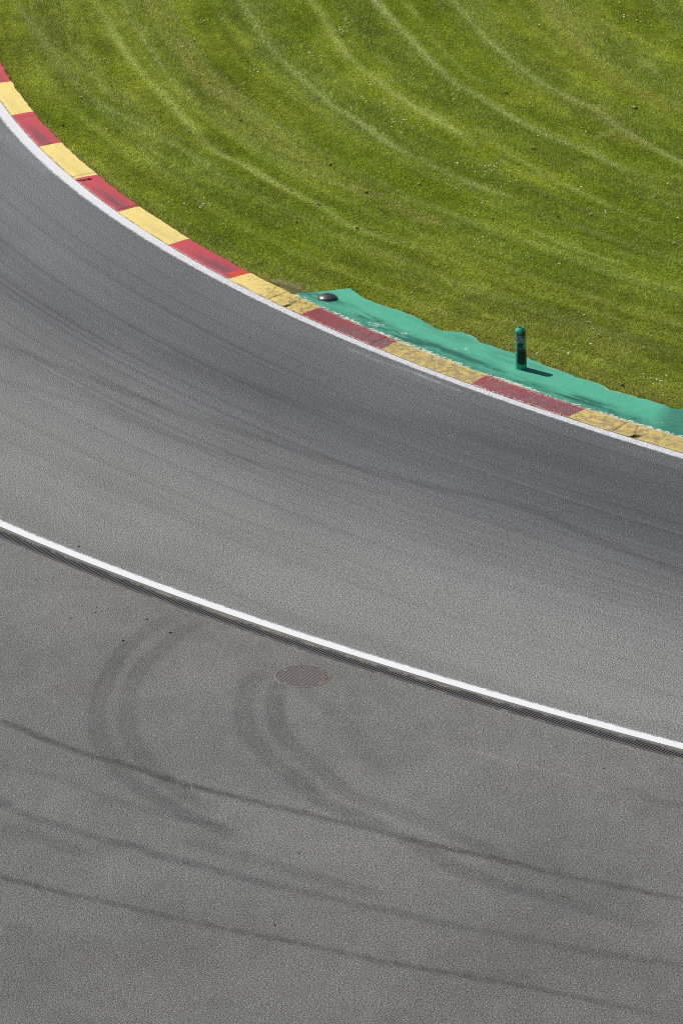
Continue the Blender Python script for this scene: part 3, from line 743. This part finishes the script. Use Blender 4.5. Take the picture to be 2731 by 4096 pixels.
# torn bare patch where the strip begins: soil ridges beside the kerb
cx0, cy0 = ground(1150, 1146)
sp_, op_ = C.loc(cx0, cy0)
gs = np.linspace(-.75, .55, 150); go = np.linspace(-.42, .42, 110)
GS_, GO_ = np.meshgrid(gs, go, indexing='ij')
q = C.at((sp_[0] + GS_).ravel()); nx = np.interp((sp_[0] + GS_).ravel(), C.s, C.n[:, 0]); ny = np.interp((sp_[0] + GS_).ravel(), C.s, C.n[:, 1])
oo = op_[0] + GO_ + .10 * GS_
Xs = (q[:, 0] + nx * oo.ravel()).reshape(GS_.shape); Ys = (q[:, 1] + ny * oo.ravel()).reshape(GS_.shape)
env = smooth(1.0, .45, np.hypot(GS_ / .60, GO_ / .32) + .5 * (fbm(GS_ * 6, GO_ * 9, 501) - .5))
rdg = fbm(GS_ * 2.2, GO_ * 17, 505, 3)
Zs = -.035 + env * (.022 + .060 * rdg)
cs_ = (np.array([.170, .165, .065]) * (.25 + 1.4 * rdg[..., None])) * (.8 + .5 * vnoise(GS_ * 40, GO_ * 60, 509)[..., None])
soil_o = grid_obj('bare_soil', Xs, Ys, Zs, M['lawn'], {'stain': cs_})
tag(soil_o, 'torn patch of bare brown soil ridges between kerb and lawn', 'soil', kind='structure')
# wider country
v_ = [(-900, -900, -.5), (900, -900, -.5), (900, 900, -.5), (-900, 900, -.5)]
gnd = mesh_obj('ground', v_, [(0, 1, 2, 3)], M['ground']); tag(gnd, 'wider ground around the circuit', 'ground', kind='structure')

# ------------------------------------------------------------------ grass blades
def border(s):
    """offset at which grass begins"""
    b = kerb_off(s)
    a = np.interp(s, s_ap, o_ap, left=-9, right=o_ap[-1])
    return np.maximum(b, a)
s_ap, o_ap = s.copy(), outw.copy()
def make_blades(x0, x1, y0, y1, dens, hmul=1.0):
    n = int((x1 - x0) * (y1 - y0) * dens)
    x = RNG.uniform(x0, x1, n); y = RNG.uniform(y0, y1, n)
    px, py = to_px(x, y)
    m = (px > -420) & (px < W0 + 420) & (py > -420); x, y = x[m], y[m]
    _cx, _cy = x, y
    sx, ox = C.loc(x, y)
    edge = border(sx) + .05 * (fbm(sx * 3.0, sx * 0, 251) - .5) + .03 * (vnoise(sx * 14, sx * 0, 252) - .5) + .01
    m = ox > edge
    x, y, de = x[m], y[m], (ox - edge)[m]
    px, py = to_px(x, y)
    bare = np.exp(-((px - 1150) / 70) ** 2 - ((py - 1152) / 24) ** 2)
    m = RNG.random(len(x)) > bare * .55
    return x[m], y[m], de[m]
x, y, de = make_blades(-11.5, 11.5, 60, 100, 4700)
N = len(x); print('blades', N)
GS = .06
gx_ = np.arange(-11.6, 11.7, GS); gy_ = np.arange(59.9, 100.2, GS)
GX, GY = np.meshgrid(gx_, gy_, indexing='ij')
f = lawn_field(GX.ravel(), GY.ravel())
gcol_ = grass_color(GX.ravel(), GY.ravel(), f)
ii = np.clip(((x - gx_[0]) / GS + RNG.random(N)).astype(int), 0, len(gx_) - 1); jj = np.clip(((y - gy_[0]) / GS + RNG.random(N)).astype(int), 0, len(gy_) - 1)
kk_ = ii * len(gy_) + jj
pale, tan, tuft = f[2][kk_], f[3][kk_], f[7][kk_]
rho = np.hypot(x - MC[0], y - MC[1])
bc = gcol_[kk_] * 1.50 * np.array([.98, 1.0, 1.15])
r = RNG.random(N)
bc = bc * (.50 + 1.0 * r)[:, None]
dead = RNG.random(N) < (.05 + .16 * np.clip(tan, 0, 1) + .22 * smooth(.18, 0, de))
bc[dead] = G_DEAD * RNG.uniform(.5, 1.05, dead.sum())[:, None]
tx = -(y - MC[1]) / rho; ty = (x - MC[0]) / rho                     # mowing direction
sgn = np.where(np.sin(rho * 3.2 + 1.0) > 0, 1, -1)
ang = RNG.uniform(0, 2 * np.pi, N)
h = RNG.uniform(.018, .038, N) * (1 + .5 * np.clip(tuft + .1, -.3, .5)) * (1 - .35 * np.clip(pale, 0, 1))
h = h * np.where(de < .10, RNG.uniform(.9, 1.9, N), 1)
wd = RNG.uniform(.0045, .0085, N)
lean = RNG.uniform(.4, 1.6, N)
lx = np.cos(ang) * lean * .8 + tx * sgn * .35 * (1 + pale); ly = np.sin(ang) * lean * .8 + ty * sgn * .35 * (1 + pale)
a2 = RNG.uniform(0, np.pi, N); cx_, sx_ = np.cos(a2), np.sin(a2)
z0 = -.012
V3 = np.empty((N, 3, 3), np.float32)
V3[:, 0, 0] = x - cx_ * wd; V3[:, 0, 1] = y - sx_ * wd; V3[:, 0, 2] = z0
V3[:, 1, 0] = x + cx_ * wd; V3[:, 1, 1] = y + sx_ * wd; V3[:, 1, 2] = z0
V3[:, 2, 0] = x + lx * h; V3[:, 2, 1] = y + ly * h; V3[:, 2, 2] = z0 + h
me = bpy.data.meshes.new('grass')
me.vertices.add(3 * N); me.vertices.foreach_set('co', V3.ravel())
me.loops.add(3 * N); me.loops.foreach_set('vertex_index', np.arange(3 * N, dtype=np.int32))
me.polygons.add(N); me.polygons.foreach_set('loop_start', np.arange(0, 3 * N, 3, dtype=np.int32)); me.polygons.foreach_set('loop_total', np.full(N, 3, np.int32))
me.update(calc_edges=True)
at = me.attributes.new('blade', 'FLOAT_COLOR', 'FACE')
at.data.foreach_set('color', np.c_[bc, np.ones(N)].astype(np.float32).ravel())
grass = bpy.data.objects.new('grass', me); COL.objects.link(grass); me.materials.append(M['grass'])
tag(grass, 'mown green lawn with pale curving mowing stripes inside the bend', 'grass', kind='stuff')

# ------------------------------------------------------------------ daisies scattered through the lawn (uncountable flecks)
def on_grass(x, y, gap=.12):
    s_, o_ = C.loc(x, y); return o_ > border(s_) + gap
cl_px = [(560, 8), (590, 20), (640, 12), (370, 82), (420, 64), (560, 100), (700, 130), (760, 215), (850, 210), (470, 278), (560, 525), (900, 90), (1000, 100), (1130, 215), (1280, 45), (1400, 250),
         (1520, 128), (1130, 320), (1220, 410), (1300, 525), (1450, 540), (860, 920), (900, 910), (1045, 1000), (790, 915), (1060, 390), (1170, 350)]
cr_px = [(40, 128), (80, 195), (20, 262), (300, 340), (310, 355), (90, 378), (130, 372), (240, 470), (285, 465), (290, 540), (350, 570), (360, 560), (270, 565), (570, 418), (600, 425), (965, 405), (1010, 395),
         (960, 128), (940, 145), (1150, 20), (1280, 25), (1310, 70), (1365, 92), (1385, 106), (1260, 115), (1370, 190), (1440, 190), (1505, 200), (700, 760), (720, 740), (710, 750), (830, 785), (540, 818), (500, 748),
         (660, 915), (625, 918), (1060, 825), (740, 58), (850, 74), (670, 270), (850, 470), (880, 470), (1150, 578), (1250, 950), (1310, 920), (1205, 1020), (1540, 1005), (1040, 1112), (670, 1100), (690, 1098), (760, 740), (905, 580), (770, 830), (1480, 800)]
cc_px = [(1880, 850), (1930, 845), (2390, 1290), (2225, 1298), (2230, 1405), (2250, 1415), (2515, 1380), (2610, 1525), (2340, 1375), (2440, 1470), (2630, 1535)]
cent = np.vstack([np.array(cl_px) * .8929, np.array(cr_px) * .8929 + [1331, 0], np.array(cc_px, float)])
cg = ground(cent[:, 0], cent[:, 1], .03)
dv, df = [], []; yv, yf = [], []
def flower(V, Fc, x, y, r, z, n=7):
    b = len(V); t1 = random.uniform(-.5, .5); t2 = random.uniform(-.5, .3)
    V.append((x, y, z + .004))
    for k in range(n):
        a = 2 * math.pi * k / n; rr = r * random.uniform(.75, 1.1)
        dx, dy = rr * math.cos(a), rr * math.sin(a); V.append((x + dx, y + dy, z + t1 * dx + t2 * dy))
    for k in range(n): Fc.append((b, b + 1 + k, b + 1 + (k + 1) % n))
for gx, gy in cg:
    for k in range(random.choice((2, 3, 4, 6, 8))):
        flower(dv, df, gx + random.gauss(0, .13), gy + random.gauss(0, .2), random.uniform(.010, .018), random.uniform(.028, .042))
xr = RNG.uniform(-8, 8, 420); yr = RNG.uniform(72, 99, 420)
dens = fbm(xr * .4, yr * .3, 401)
ok = on_grass(xr, yr, .6) & (dens > .47)
for gx, gy in zip(xr[ok], yr[ok]):
    flower(dv, df, gx, gy, random.uniform(.009, .015), random.uniform(.028, .04))
da = mesh_obj('daisies', dv, df, M['daisy']); tag(da, 'tiny white daisies scattered in small clusters over the lawn', 'daisies', kind='stuff')
for px, py in ((2192, 35), (1700, 340), (2600, 45), (1905, 240), (2330, 868), (1222, 152), (2605, 570), (1955, 568)):
    p = ground(px, py, .03)
    for k in range(2): flower(yv, yf, p[0] + random.gauss(0, .06), p[1] + random.gauss(0, .08), .014, .036)
dd = mesh_obj('dandelions', yv, yf, M['dandelion']); tag(dd, 'few tiny yellow dandelion heads dotted in the lawn', 'dandelions', kind='stuff')

# ------------------------------------------------------------------ soil clods on the lawn and rubber crumbs
def lump(name, r, mat, seed, flat=.6, n=2):
    bm = bmesh.new(); bmesh.ops.create_icosphere(bm, subdivisions=n, radius=r)
    for v in bm.verts:
        d = mnoise.noise(v.co / r * 1.4 + Vector((seed, 0, 0))) * .55 + mnoise.noise(v.co / r * 3.1 + Vector((0, seed, 0))) * .3
        v.co *= 1 + d
        v.co.z = v.co.z * flat
    me = bpy.data.meshes.new(name); bm.to_mesh(me); bm.free(); me.materials.append(mat)
    return me
clod_me = [lump('dirt_clod', .055, M['soil_clod'], k * 3.3) for k in range(3)]
clod_dk = [lump('dirt_clod', .05, M['dark_clod'], k * 5.1 + 1) for k in range(2)]
PALE_CLODS = [(1429, 911, 1.0), (1675, 734, 1.0), (2128, 591, 1.1), (2362, 857, .8), (2020, 366, .8), (2693, 973, .9), (2097, 156, .7), (2072, 790, .6), (1969, 871, .8), (2617, 786, .6),
              (777, 161, .7), (830, 223, .6), (326, 388, .9), (755, 525, .9), (1005, 533, .8), (1322, 656, .9), (1161, 755, .7), (1272, 813, .9), (1183, 884, .7), (835, 328, .7), (2394, 1338, .7)]
DARK_CLODS = [(2231, 866, .9), (1465, 768, .9), (2528, 505, .7), (991, 246, .7), (254, 500, 1.0), (964, 480, .9), (2488, 1539, .9), (1525, 840, .7), (446, 345, .7)]
def place(me, name, px, py, z, sc, rz, label, cat, group):
    sc = sc * .68
    p = ground(px, py, z); o = bpy.data.objects.new(name, me); COL.objects.link(o)
    o.location = (p[0], p[1], z); o.rotation_euler = (0, 0, rz); o.scale = (sc * 1.25, sc, sc)
    return tag(o, label, cat, group)
o = place(lump('dirt_clod', .085, M['soil_clod'], 20.2, .5, 3), 'dirt_clod', 2532, 429, .018, .85, .4, 'largest brown dirt clod, lying on the lawn near the upper right edge', 'dirt clod', 'dirt clods on the lawn')
for i, (px, py, sc) in enumerate(PALE_CLODS):
    place(clod_me[i % 3], 'dirt_clod', px, py, .026, sc * .85, i * 1.7, 'small pale tan dirt clod lying on the green lawn', 'dirt clod', 'pale dirt clods on the lawn')
for i, (px, py, sc) in enumerate(DARK_CLODS):
    place(clod_dk[i % 2], 'dirt_clod', px, py, .024, sc * .8, i * 2.3, 'small dark brown dirt clod lying on the green lawn', 'dirt clod', 'dark dirt clods on the lawn')
crumb_me = [lump('rubber_crumb', .0115, M['crumb'], k * 4.7 + 2, .5) for k in range(3)]
def crumbs(lst, label, group, z=.006, k=.82):
    for i, (px, py, sc, rz) in enumerate(lst):
        p = ground(px, py, z); o = bpy.data.objects.new('rubber_crumb', crumb_me[i % 3]); COL.objects.link(o)
        o.location = (p[0], p[1], z); o.rotation_euler = (0, 0, rz); o.scale = (1.5 * sc * k, .8 * sc * k, .9 * sc * k); tag(o, label, 'rubber crumb', group)
crumbs([(588, 2476, 1.2, .2), (684, 2530, 1.5, -.3), (494, 2561, 1.2, .3), (146, 2318, .9, .5), (387, 2428, .8, 0), (383, 2449, .9, 0), (283, 2471, .9, -.4), (1196, 3411, .9, .1), (1098, 3699, 1.0, .2),
        (2251, 3586, .8, 0), (2414, 3072, .9, .4), (2071, 3066, .7, .5), (1125, 2815, .9, -.5)], 'small black crumb of tyre rubber lying on the lower asphalt run-off', 'rubber crumbs on the run-off')
crumbs([(1471, 1261, 1.1, .0), (1493, 1271, .7, .1), (1626, 1269, .7, .5), (2077, 1497, .7, .2)], 'tiny black crumb of tyre rubber lying on the green painted strip', 'rubber crumbs on the green strip', .028, .8)
crumbs([(316, 2186, 1.2, .4)], 'curled black shred of rubber beside the lower white line', None)

# ------------------------------------------------------------------ drain channel with grating
drain = empty('drain_channel', (*D.at(D.L / 2), 0))
tag(drain, 'long slotted drain with black grating and pale edge rails beside the white line', 'drain')
dl = np.array([drain.location.x, drain.location.y])
def swept(name, offs, zs, mat, s0, s1, n=400, closed=False):
    s = np.linspace(s0, s1, n); q = D.at(s); nx = np.interp(s, D.s, D.n[:, 0]); ny = np.interp(s, D.s, D.n[:, 1])
    O = np.stack([o(s) for o in offs], 1); Z = np.broadcast_to(np.array(zs), O.shape)
    X = q[:, 0][:, None] + nx[:, None] * O - dl[0]; Y = q[:, 1][:, None] + ny[:, None] * O - dl[1]
    return grid_obj(name, X, Y, Z + 0, mat, parent=drain, smooth_=False)
wv = lambda s, k: .004 * (vnoise(s * 7, s * 0, k) - .5)
swept('edge_rail', [lambda s: 0 * s - .052 + wv(s, 1) * 3, lambda s: 0 * s - .054 + wv(s, 1) * 3, lambda s: gra_off(s) + .004, lambda s: gra_off(s)], [-.03, .006, .006, -.08], M['rail'], .05, D.L - .05)
swept('edge_rail', [lambda s: grb_off(s), lambda s: grb_off(s) - .004, lambda s: grb_off(s) - RAIL * .55 + wv(s, 2) * 3, lambda s: grb_off(s) - RAIL * .6], [-.08, .005, .005, -.03], M['rail_low'], .05, D.L - .05)
swept('joint_filler', [lambda s: 0 * s + .006, lambda s: 0 * s - .060], [.001, .001], M['filler'], .05, D.L - .05)
swept('channel', [lambda s: gra_off(s) + .002, lambda s: gra_off(s) + .001, lambda s: grb_off(s) - .001, lambda s: grb_off(s) - .002], [-.02, -.22, -.22, -.02], M['pit'], .05, D.L - .05)
swept('mortar_joint', [lambda s: grb_off(s) - RAIL * .5, lambda s: grb_off(s) - RAIL * 1.3], [-.012, -.006], M['rail_low'], .05, D.L - .05)
# grates: joints seen at two places give their length
pj = g_pts([(2447, 2942), (2708, 3018)]); sj, _ = D.loc(pj[:, 0], pj[:, 1]); GL = sj[1] - sj[0]
print('grate', GL)
s_ = sj[1]
while s_ > GL + .2: s_ -= GL
k = 0
NB = 23
while s_ + GL < D.L - .1:
    vv_, ff_ = [], []
    for b in range(NB):
        sb = s_ + (b + .5) / NB * GL
        a, c = float(gra_off(sb)) - .006, float(grb_off(sb)) + .006
        ctr = D.at(sb, (a + c) / 2) - dl; nn = np.array([np.interp(sb, D.s, D.n[:, 0]), np.interp(sb, D.s, D.n[:, 1])]); tt = np.array([nn[1], -nn[0]])
        box(vv_, ff_, ctr, tt, nn, .0115, abs(a - c) / 2, -.03, -.001)
    for fr in (.02, .5, .98):   # carrying bars under the slats
        pts_ = [s_ + .02 + (GL - .04) * j / 8 for j in range(9)]
        for j in range(8):
            o1 = float(gra_off(pts_[j])) * (1 - fr) + float(grb_off(pts_[j])) * fr
            p1 = D.at(pts_[j], o1) - dl; p2 = D.at(pts_[j + 1], o1) - dl
            tv = p2 - p1; L_ = np.linalg.norm(tv); tv /= L_
            box(vv_, ff_, (p1 + p2) / 2, tv, np.array([-tv[1], tv[0]]), L_ / 2, .003, -.055, -.022)
    mesh_obj('grate', vv_, ff_, M['iron'], drain)
    s_ += GL; k += 1

# ------------------------------------------------------------------ manhole
mc = ground(1211, 2705.5); R_M = 232 / 2 / F * (mc[1] * CP + CAM_H * SP)
print('manhole R', R_M)
man = empty('manhole', (mc[0], mc[1], 0)); tag(man, 'round rusty iron manhole cover with studded tread set in the asphalt', 'manhole')
def iron_rust():
    n = NT('rusty_cast_iron')
    g = n.noise(30, 3, .7); g2 = n.noise(5, 3, .6)
    sx = n.n('ShaderNodeSeparateXYZ', ins={0: n.pos()})
    r = n.math('ADD', n.math('MULTIPLY', n.ramp(sx.outputs[0], -.1, .40), .28), n.math('MULTIPLY', g2, .6))
    col = n.mix(n.ramp(r, .4, .85), C4(alb(134, 126, 122)), C4(alb(146, 122, 108)))
    col = n.mix(n.ramp(g, .55, .8, 0, .5), col, C4(alb(112, 94, 84)))
    return n.done(n.bsdf(col, .6, .4, n.bump(g, .4, .005), .15))
M['rust'] = iron_rust()
M['groove'] = simple('groove_dirt', alb(88, 80, 75), var=.3)
R = R_M
v, f = lathe([(R, -.03), (R, .003), (R * .955, .006), (R * .94, .006), (R * .935, -.006)], 72)
fr = mesh_obj('frame', v, f, M['rust'], man)
v, f = [], []
box(v, f, np.array([-R - .022, .0]), np.array([1., 0]), np.array([0, 1.]), .028, .016, -.01, .0045)
mesh_obj('lug', v, f, M['rust'], fr)
v, f = lathe([(R * .925, -.012), (R * .925, .005), (R * .90, .0055), (R * .895, -.002)], 72)
cover = mesh_obj('cover', v, f, M['rust'], man)
v, f = lathe([(R * .895, -.0025), (.0, -.0025)], 72); mesh_obj('tread_base', v, f, M['groove'], cover)
v, f = lathe([(R * .945, -.007), (R * .92, -.007)], 72); mesh_obj('joint', v, f, M['groove'], man)
v, f = [], []
ax = np.array([math.cos(.88), math.sin(.88)]); ay = np.array([-ax[1], ax[0]])
pu, pv = .036, .034
holes = [(0, 0, .034, .018), (-.245, 0, .018, .016), (.245, 0, .018, .016), (0, .235, .018, .018), (0, -.235, .014, .014)]
pads = [(-.23, .2), (.235, .21), (-.23, -.23), (.235, -.22)]
for i in range(-14, 15):
    for j in range(-17, 18):
        c = ax * (i * pu) + ay * ((j + .5 * (i % 2)) * pv)
        rr = np.hypot(*c)
        if rr > R * .875: continue
        if any(abs(c[0] - hx) < a and abs(c[1] - hy) < b for hx, hy, a, b in holes): continue
        if any(((c[0] - hx) / .05) ** 2 + ((c[1] - hy) / .05) ** 2 < 1 for hx, hy in pads): continue
        box(v, f, c, ax, ay, pu / 2 - .0055, pv / 2 - .002, -.003, .0055)
for hx, hy in pads:
    n_ = 20; b = len(v)
    for z in (-.003, .006):
        for k in range(n_): a = 2 * math.pi * k / n_; v.append((hx + .037 * math.cos(a), hy + .037 * math.sin(a), z))
    f.append(tuple(range(b + n_, b + 2 * n_)))
    for k in range(n_): f.append((b + k, b + (k + 1) % n_, b + n_ + (k + 1) % n_, b + n_ + k))
mesh_obj('tread', v, f, M['rust'], cover)
for hx, hy, a, b in holes:
    v, f = [], []
    box(v, f, np.array([hx, hy]), ax, ay, a * .75, b * .6, -.003, -.0012)
    mesh_obj('lifting_hole', v, f, M['pit'], cover)

# ------------------------------------------------------------------ bollard
bz = .022
bp = ground(2082.7, 1473.5, bz); PPM = F / (bp[1] * CP + CAM_H * SP)
BR = 45.5 / 2 / PPM; BH = 164 / (PPM * math.cos(math.radians(19.5)))
print('bollard r,h', BR, BH)
def bollard_mat(name, c, scuff):
    n = NT(name)
    ob = n.n('ShaderNodeTexCoord').outputs['Object']
    sx = n.n('ShaderNodeSeparateXYZ', ins={0: ob})
    g = n.noise(26, 3, .6, ob); g2 = n.noise(9, 2, .6, ob)
    col = n.mix(g2, C4(np.array(c) * .85), C4(np.array(c) * 1.1))
    mx = n.math('ADD', sx.outputs[0], n.math('MULTIPLY', n.math('SUBTRACT', g, .5), .05))
    mz = n.math('ADD', sx.outputs[2], n.math('MULTIPLY', n.math('SUBTRACT', g2, .5), .14))
    m = None
    for x0, x1, z0, z1, k in scuff:
        a = n.math('MULTIPLY', n.ramp(mx, x0 - .008, x0 + .008), n.ramp(mx, x1 + .01, x1 - .01))
        b = n.math('MULTIPLY', n.ramp(mz, z0 - .012, z0 + .012), n.ramp(mz, z1 + .012, z1 - .012))
        w_ = n.math('MULTIPLY', n.math('MULTIPLY', a, b), k)
        w_ = n.math('MULTIPLY', w_, n.ramp(sx.outputs[1], .04, .01))
        m = w_ if m is None else n.math('MAXIMUM', m, w_)
    col = n.mix(m, col, (.008, .010, .010, 1))
    return n.done(n.bsdf(col, n.math('ADD', n.math('MULTIPLY', g, .2), .3), .45, n.bump(g, .15, .004)))
B_ = BR; Hh = BH
sc_low = [(-.66 * B_, 1.2 * B_, .13 * Hh, .41 * Hh, .98)]
sc_body = [(-.55 * B_, .45 * B_, .525 * Hh, .655 * Hh, .92), (-.6 * B_, .8 * B_, .385 * Hh, .505 * Hh, .9), (.1 * B_, 1.2 * B_, .835 * Hh, .93 * Hh, .95), (-.9 * B_, 1.2 * B_, .865 * Hh, .905 * Hh, .9), (.25 * B_, .8 * B_, .75 * Hh, .83 * Hh, .75)]
gcol = alb(58, 186, 152)
M['b_low'] = bollard_mat('green_bollard_sleeve', gcol, sc_low)
M['b_body'] = bollard_mat('green_bollard_body', gcol, sc_body)
M['b_band'] = bollard_mat('grey_reflective_band', alb(142, 142, 150), sc_body + [(-.35 * B_, -.15 * B_, .7 * Hh, .82 * Hh, .4)])
bol = empty('bollard', (bp[0], bp[1], bz)); bol.rotation_euler = (math.radians(.5), math.radians(-1.7), 0)
tag(bol, 'scuffed green cylindrical bollard with grey bands standing on the green strip', 'bollard')
def lath(name, prof, mat, par, n=56):
    v, f = lathe(prof, n); o = mesh_obj(name, v, f, mat, par, True)
    md = o.modifiers.new('edges', 'EDGE_SPLIT'); md.split_angle = math.radians(38)
    return o
r0, r1 = BR, BR * .92
low = lath('sleeve', [(r0 * 1.0, -.01), (r0, .012), (r0 * .985, .20 * Hh), (r0 * .965, .385 * Hh), (r0 * .955, .405 * Hh), (r0 * .90, .408 * Hh), (r0 * .895, .36 * Hh)], M['b_low'], bol)
lath('rim', [(r0 * .99, .375 * Hh), (r0 * 1.015, .38 * Hh), (r0 * 1.015, .402 * Hh), (r0 * .985, .409 * Hh), (r0 * .95, .4085 * Hh)], M['b_low'], low)
body = lath('body', [(r1 * .955, .30 * Hh), (r1 * .955, .495 * Hh), (r1 * .99, .50 * Hh), (r1, .51 * Hh), (r1, .665 * Hh), (r1 * .985, .672 * Hh), (r1 * .955, .675 * Hh), (r1 * .955, .80 * Hh), (r1 * .99, .803 * Hh), (r1 * 1.0, .815 * Hh), (r1, .925 * Hh)], M['b_body'], bol)
lath('reflective_band', [(r1 * .958, .415 * Hh), (r1 * .972, .418 * Hh), (r1 * .972, .492 * Hh), (r1 * .958, .494 * Hh)], M['b_band'], bol)
lath('reflective_band', [(r1 * .958, .678 * Hh), (r1 * .972, .681 * Hh), (r1 * .972, .797 * Hh), (r1 * .958, .799 * Hh)], M['b_band'], bol)
M['b_cap'] = bollard_mat('green_bollard_cap', alb(86, 206, 172), [(.15 * B_, 1.2 * B_, .90 * Hh, .95 * Hh, .9)])  # lighter than the body green: sunlight on the cap put into its colour
cap = lath('cap', [(r1 * 1.0, .9255 * Hh), (r1 * 1.0, .935 * Hh), (r1 * .95, .948 * Hh), (r1 * .66, .989 * Hh), (r1 * .60, .999 * Hh), (r1 * .56, 1.003 * Hh), (r1 * .49, 1.0 * Hh), (r1 * .46, .985 * Hh), (r1 * .45, .80 * Hh)], M['b_cap'], bol)
lath('cap_hole', [(r1 * .452, .82 * Hh), (0, .82 * Hh)], M['pit'], cap)

# ------------------------------------------------------------------ black dome
dz_ = .036
dp = ground(1308.7, 1192.9, dz_); PPM = F / (dp[1] * CP + CAM_H * SP); DR = 82.6 / 2 / PPM; DH = 17.4 / (PPM * .943)
print('dome', DR, DH)
dn = NT('black_dome_rubber')
ob = dn.n('ShaderNodeTexCoord').outputs['Object']
g = dn.noise(22, 3, .65, ob); g2 = dn.noise(7, 3, .6, ob)
cc = dn.mix(g2, C4((.028, .028, .036)), C4((.075, .072, .085)))
M['dome'] = dn.done(dn.bsdf(cc, dn.math('ADD', dn.math('MULTIPLY', g, .2), .30), .85, dn.bump(g, .2, .006)))
dome = empty('rubber_dome', (dp[0], dp[1], dz_)); tag(dome, 'low black rubber dome with a hole on top, on the green strip', 'dome')
prof = [(DR, -.01), (DR, .008), (DR * .985, .014)]
hr = .0195
for k in range(1, 13):
    a = k / 12; rr = DR * .985 * (1 - a) + hr * a
    prof.append((rr, .014 + (DH - .014) * (1 - (rr / (DR * .985)) ** 2.1) ** .80))
prof += [(hr * .9, DH - .004), (hr * .88, DH - .05)]
shell = lath('shell', prof, M['dome'], dome)
lath('bolt_hole', [(hr * .885, DH - .045), (0, DH - .045)], M['pit'], dome)

# ------------------------------------------------------------------ light
SUN_D = np.array([-.422, .315]); EL = math.radians(50.5)
az = SUN_D / np.linalg.norm(SUN_D)
to_sun = Vector((az[0] * math.cos(EL), az[1] * math.cos(EL), math.sin(EL)))
L = bpy.data.lights.new('sun', 'SUN'); L.energy = 4.0; L.angle = math.radians(.53); L.color = (1, .96, .90)
so = bpy.data.objects.new('sun', L); COL.objects.link(so); so.rotation_euler = to_sun.to_track_quat('Z', 'Y').to_euler(); so.location = (-30, 100, 60)
wd_ = bpy.data.worlds.new('World'); S.world = wd_; wd_.use_nodes = True
nt = wd_.node_tree; bg = nt.nodes['Background']
sky = nt.nodes.new('ShaderNodeTexSky'); sky.sky_type = 'NISHITA'; sky.sun_disc = False
sky.sun_elevation = EL; sky.sun_rotation = math.atan2(az[0], az[1]) % (2 * math.pi)
nt.links.new(sky.outputs[0], bg.inputs[0]); bg.inputs[1].default_value = .048

cam = bpy.data.cameras.new('camera'); co = bpy.data.objects.new('camera', cam); COL.objects.link(co)
cam.sensor_fit = 'VERTICAL'; cam.sensor_height = 24; cam.sensor_width = 16; cam.lens = F / H0 * 24
cam.clip_start = 1; cam.clip_end = 3000
co.location = (0, 0, CAM_H); co.rotation_euler = (math.pi / 2 - PITCH, 0, 0)
S.camera = co
S.cycles.filter_width = 1.0; S.cycles.use_denoising = False
S.view_settings.view_transform = 'Standard'; S.view_settings.look = 'None'; S.view_settings.exposure = 0; S.view_settings.gamma = 1
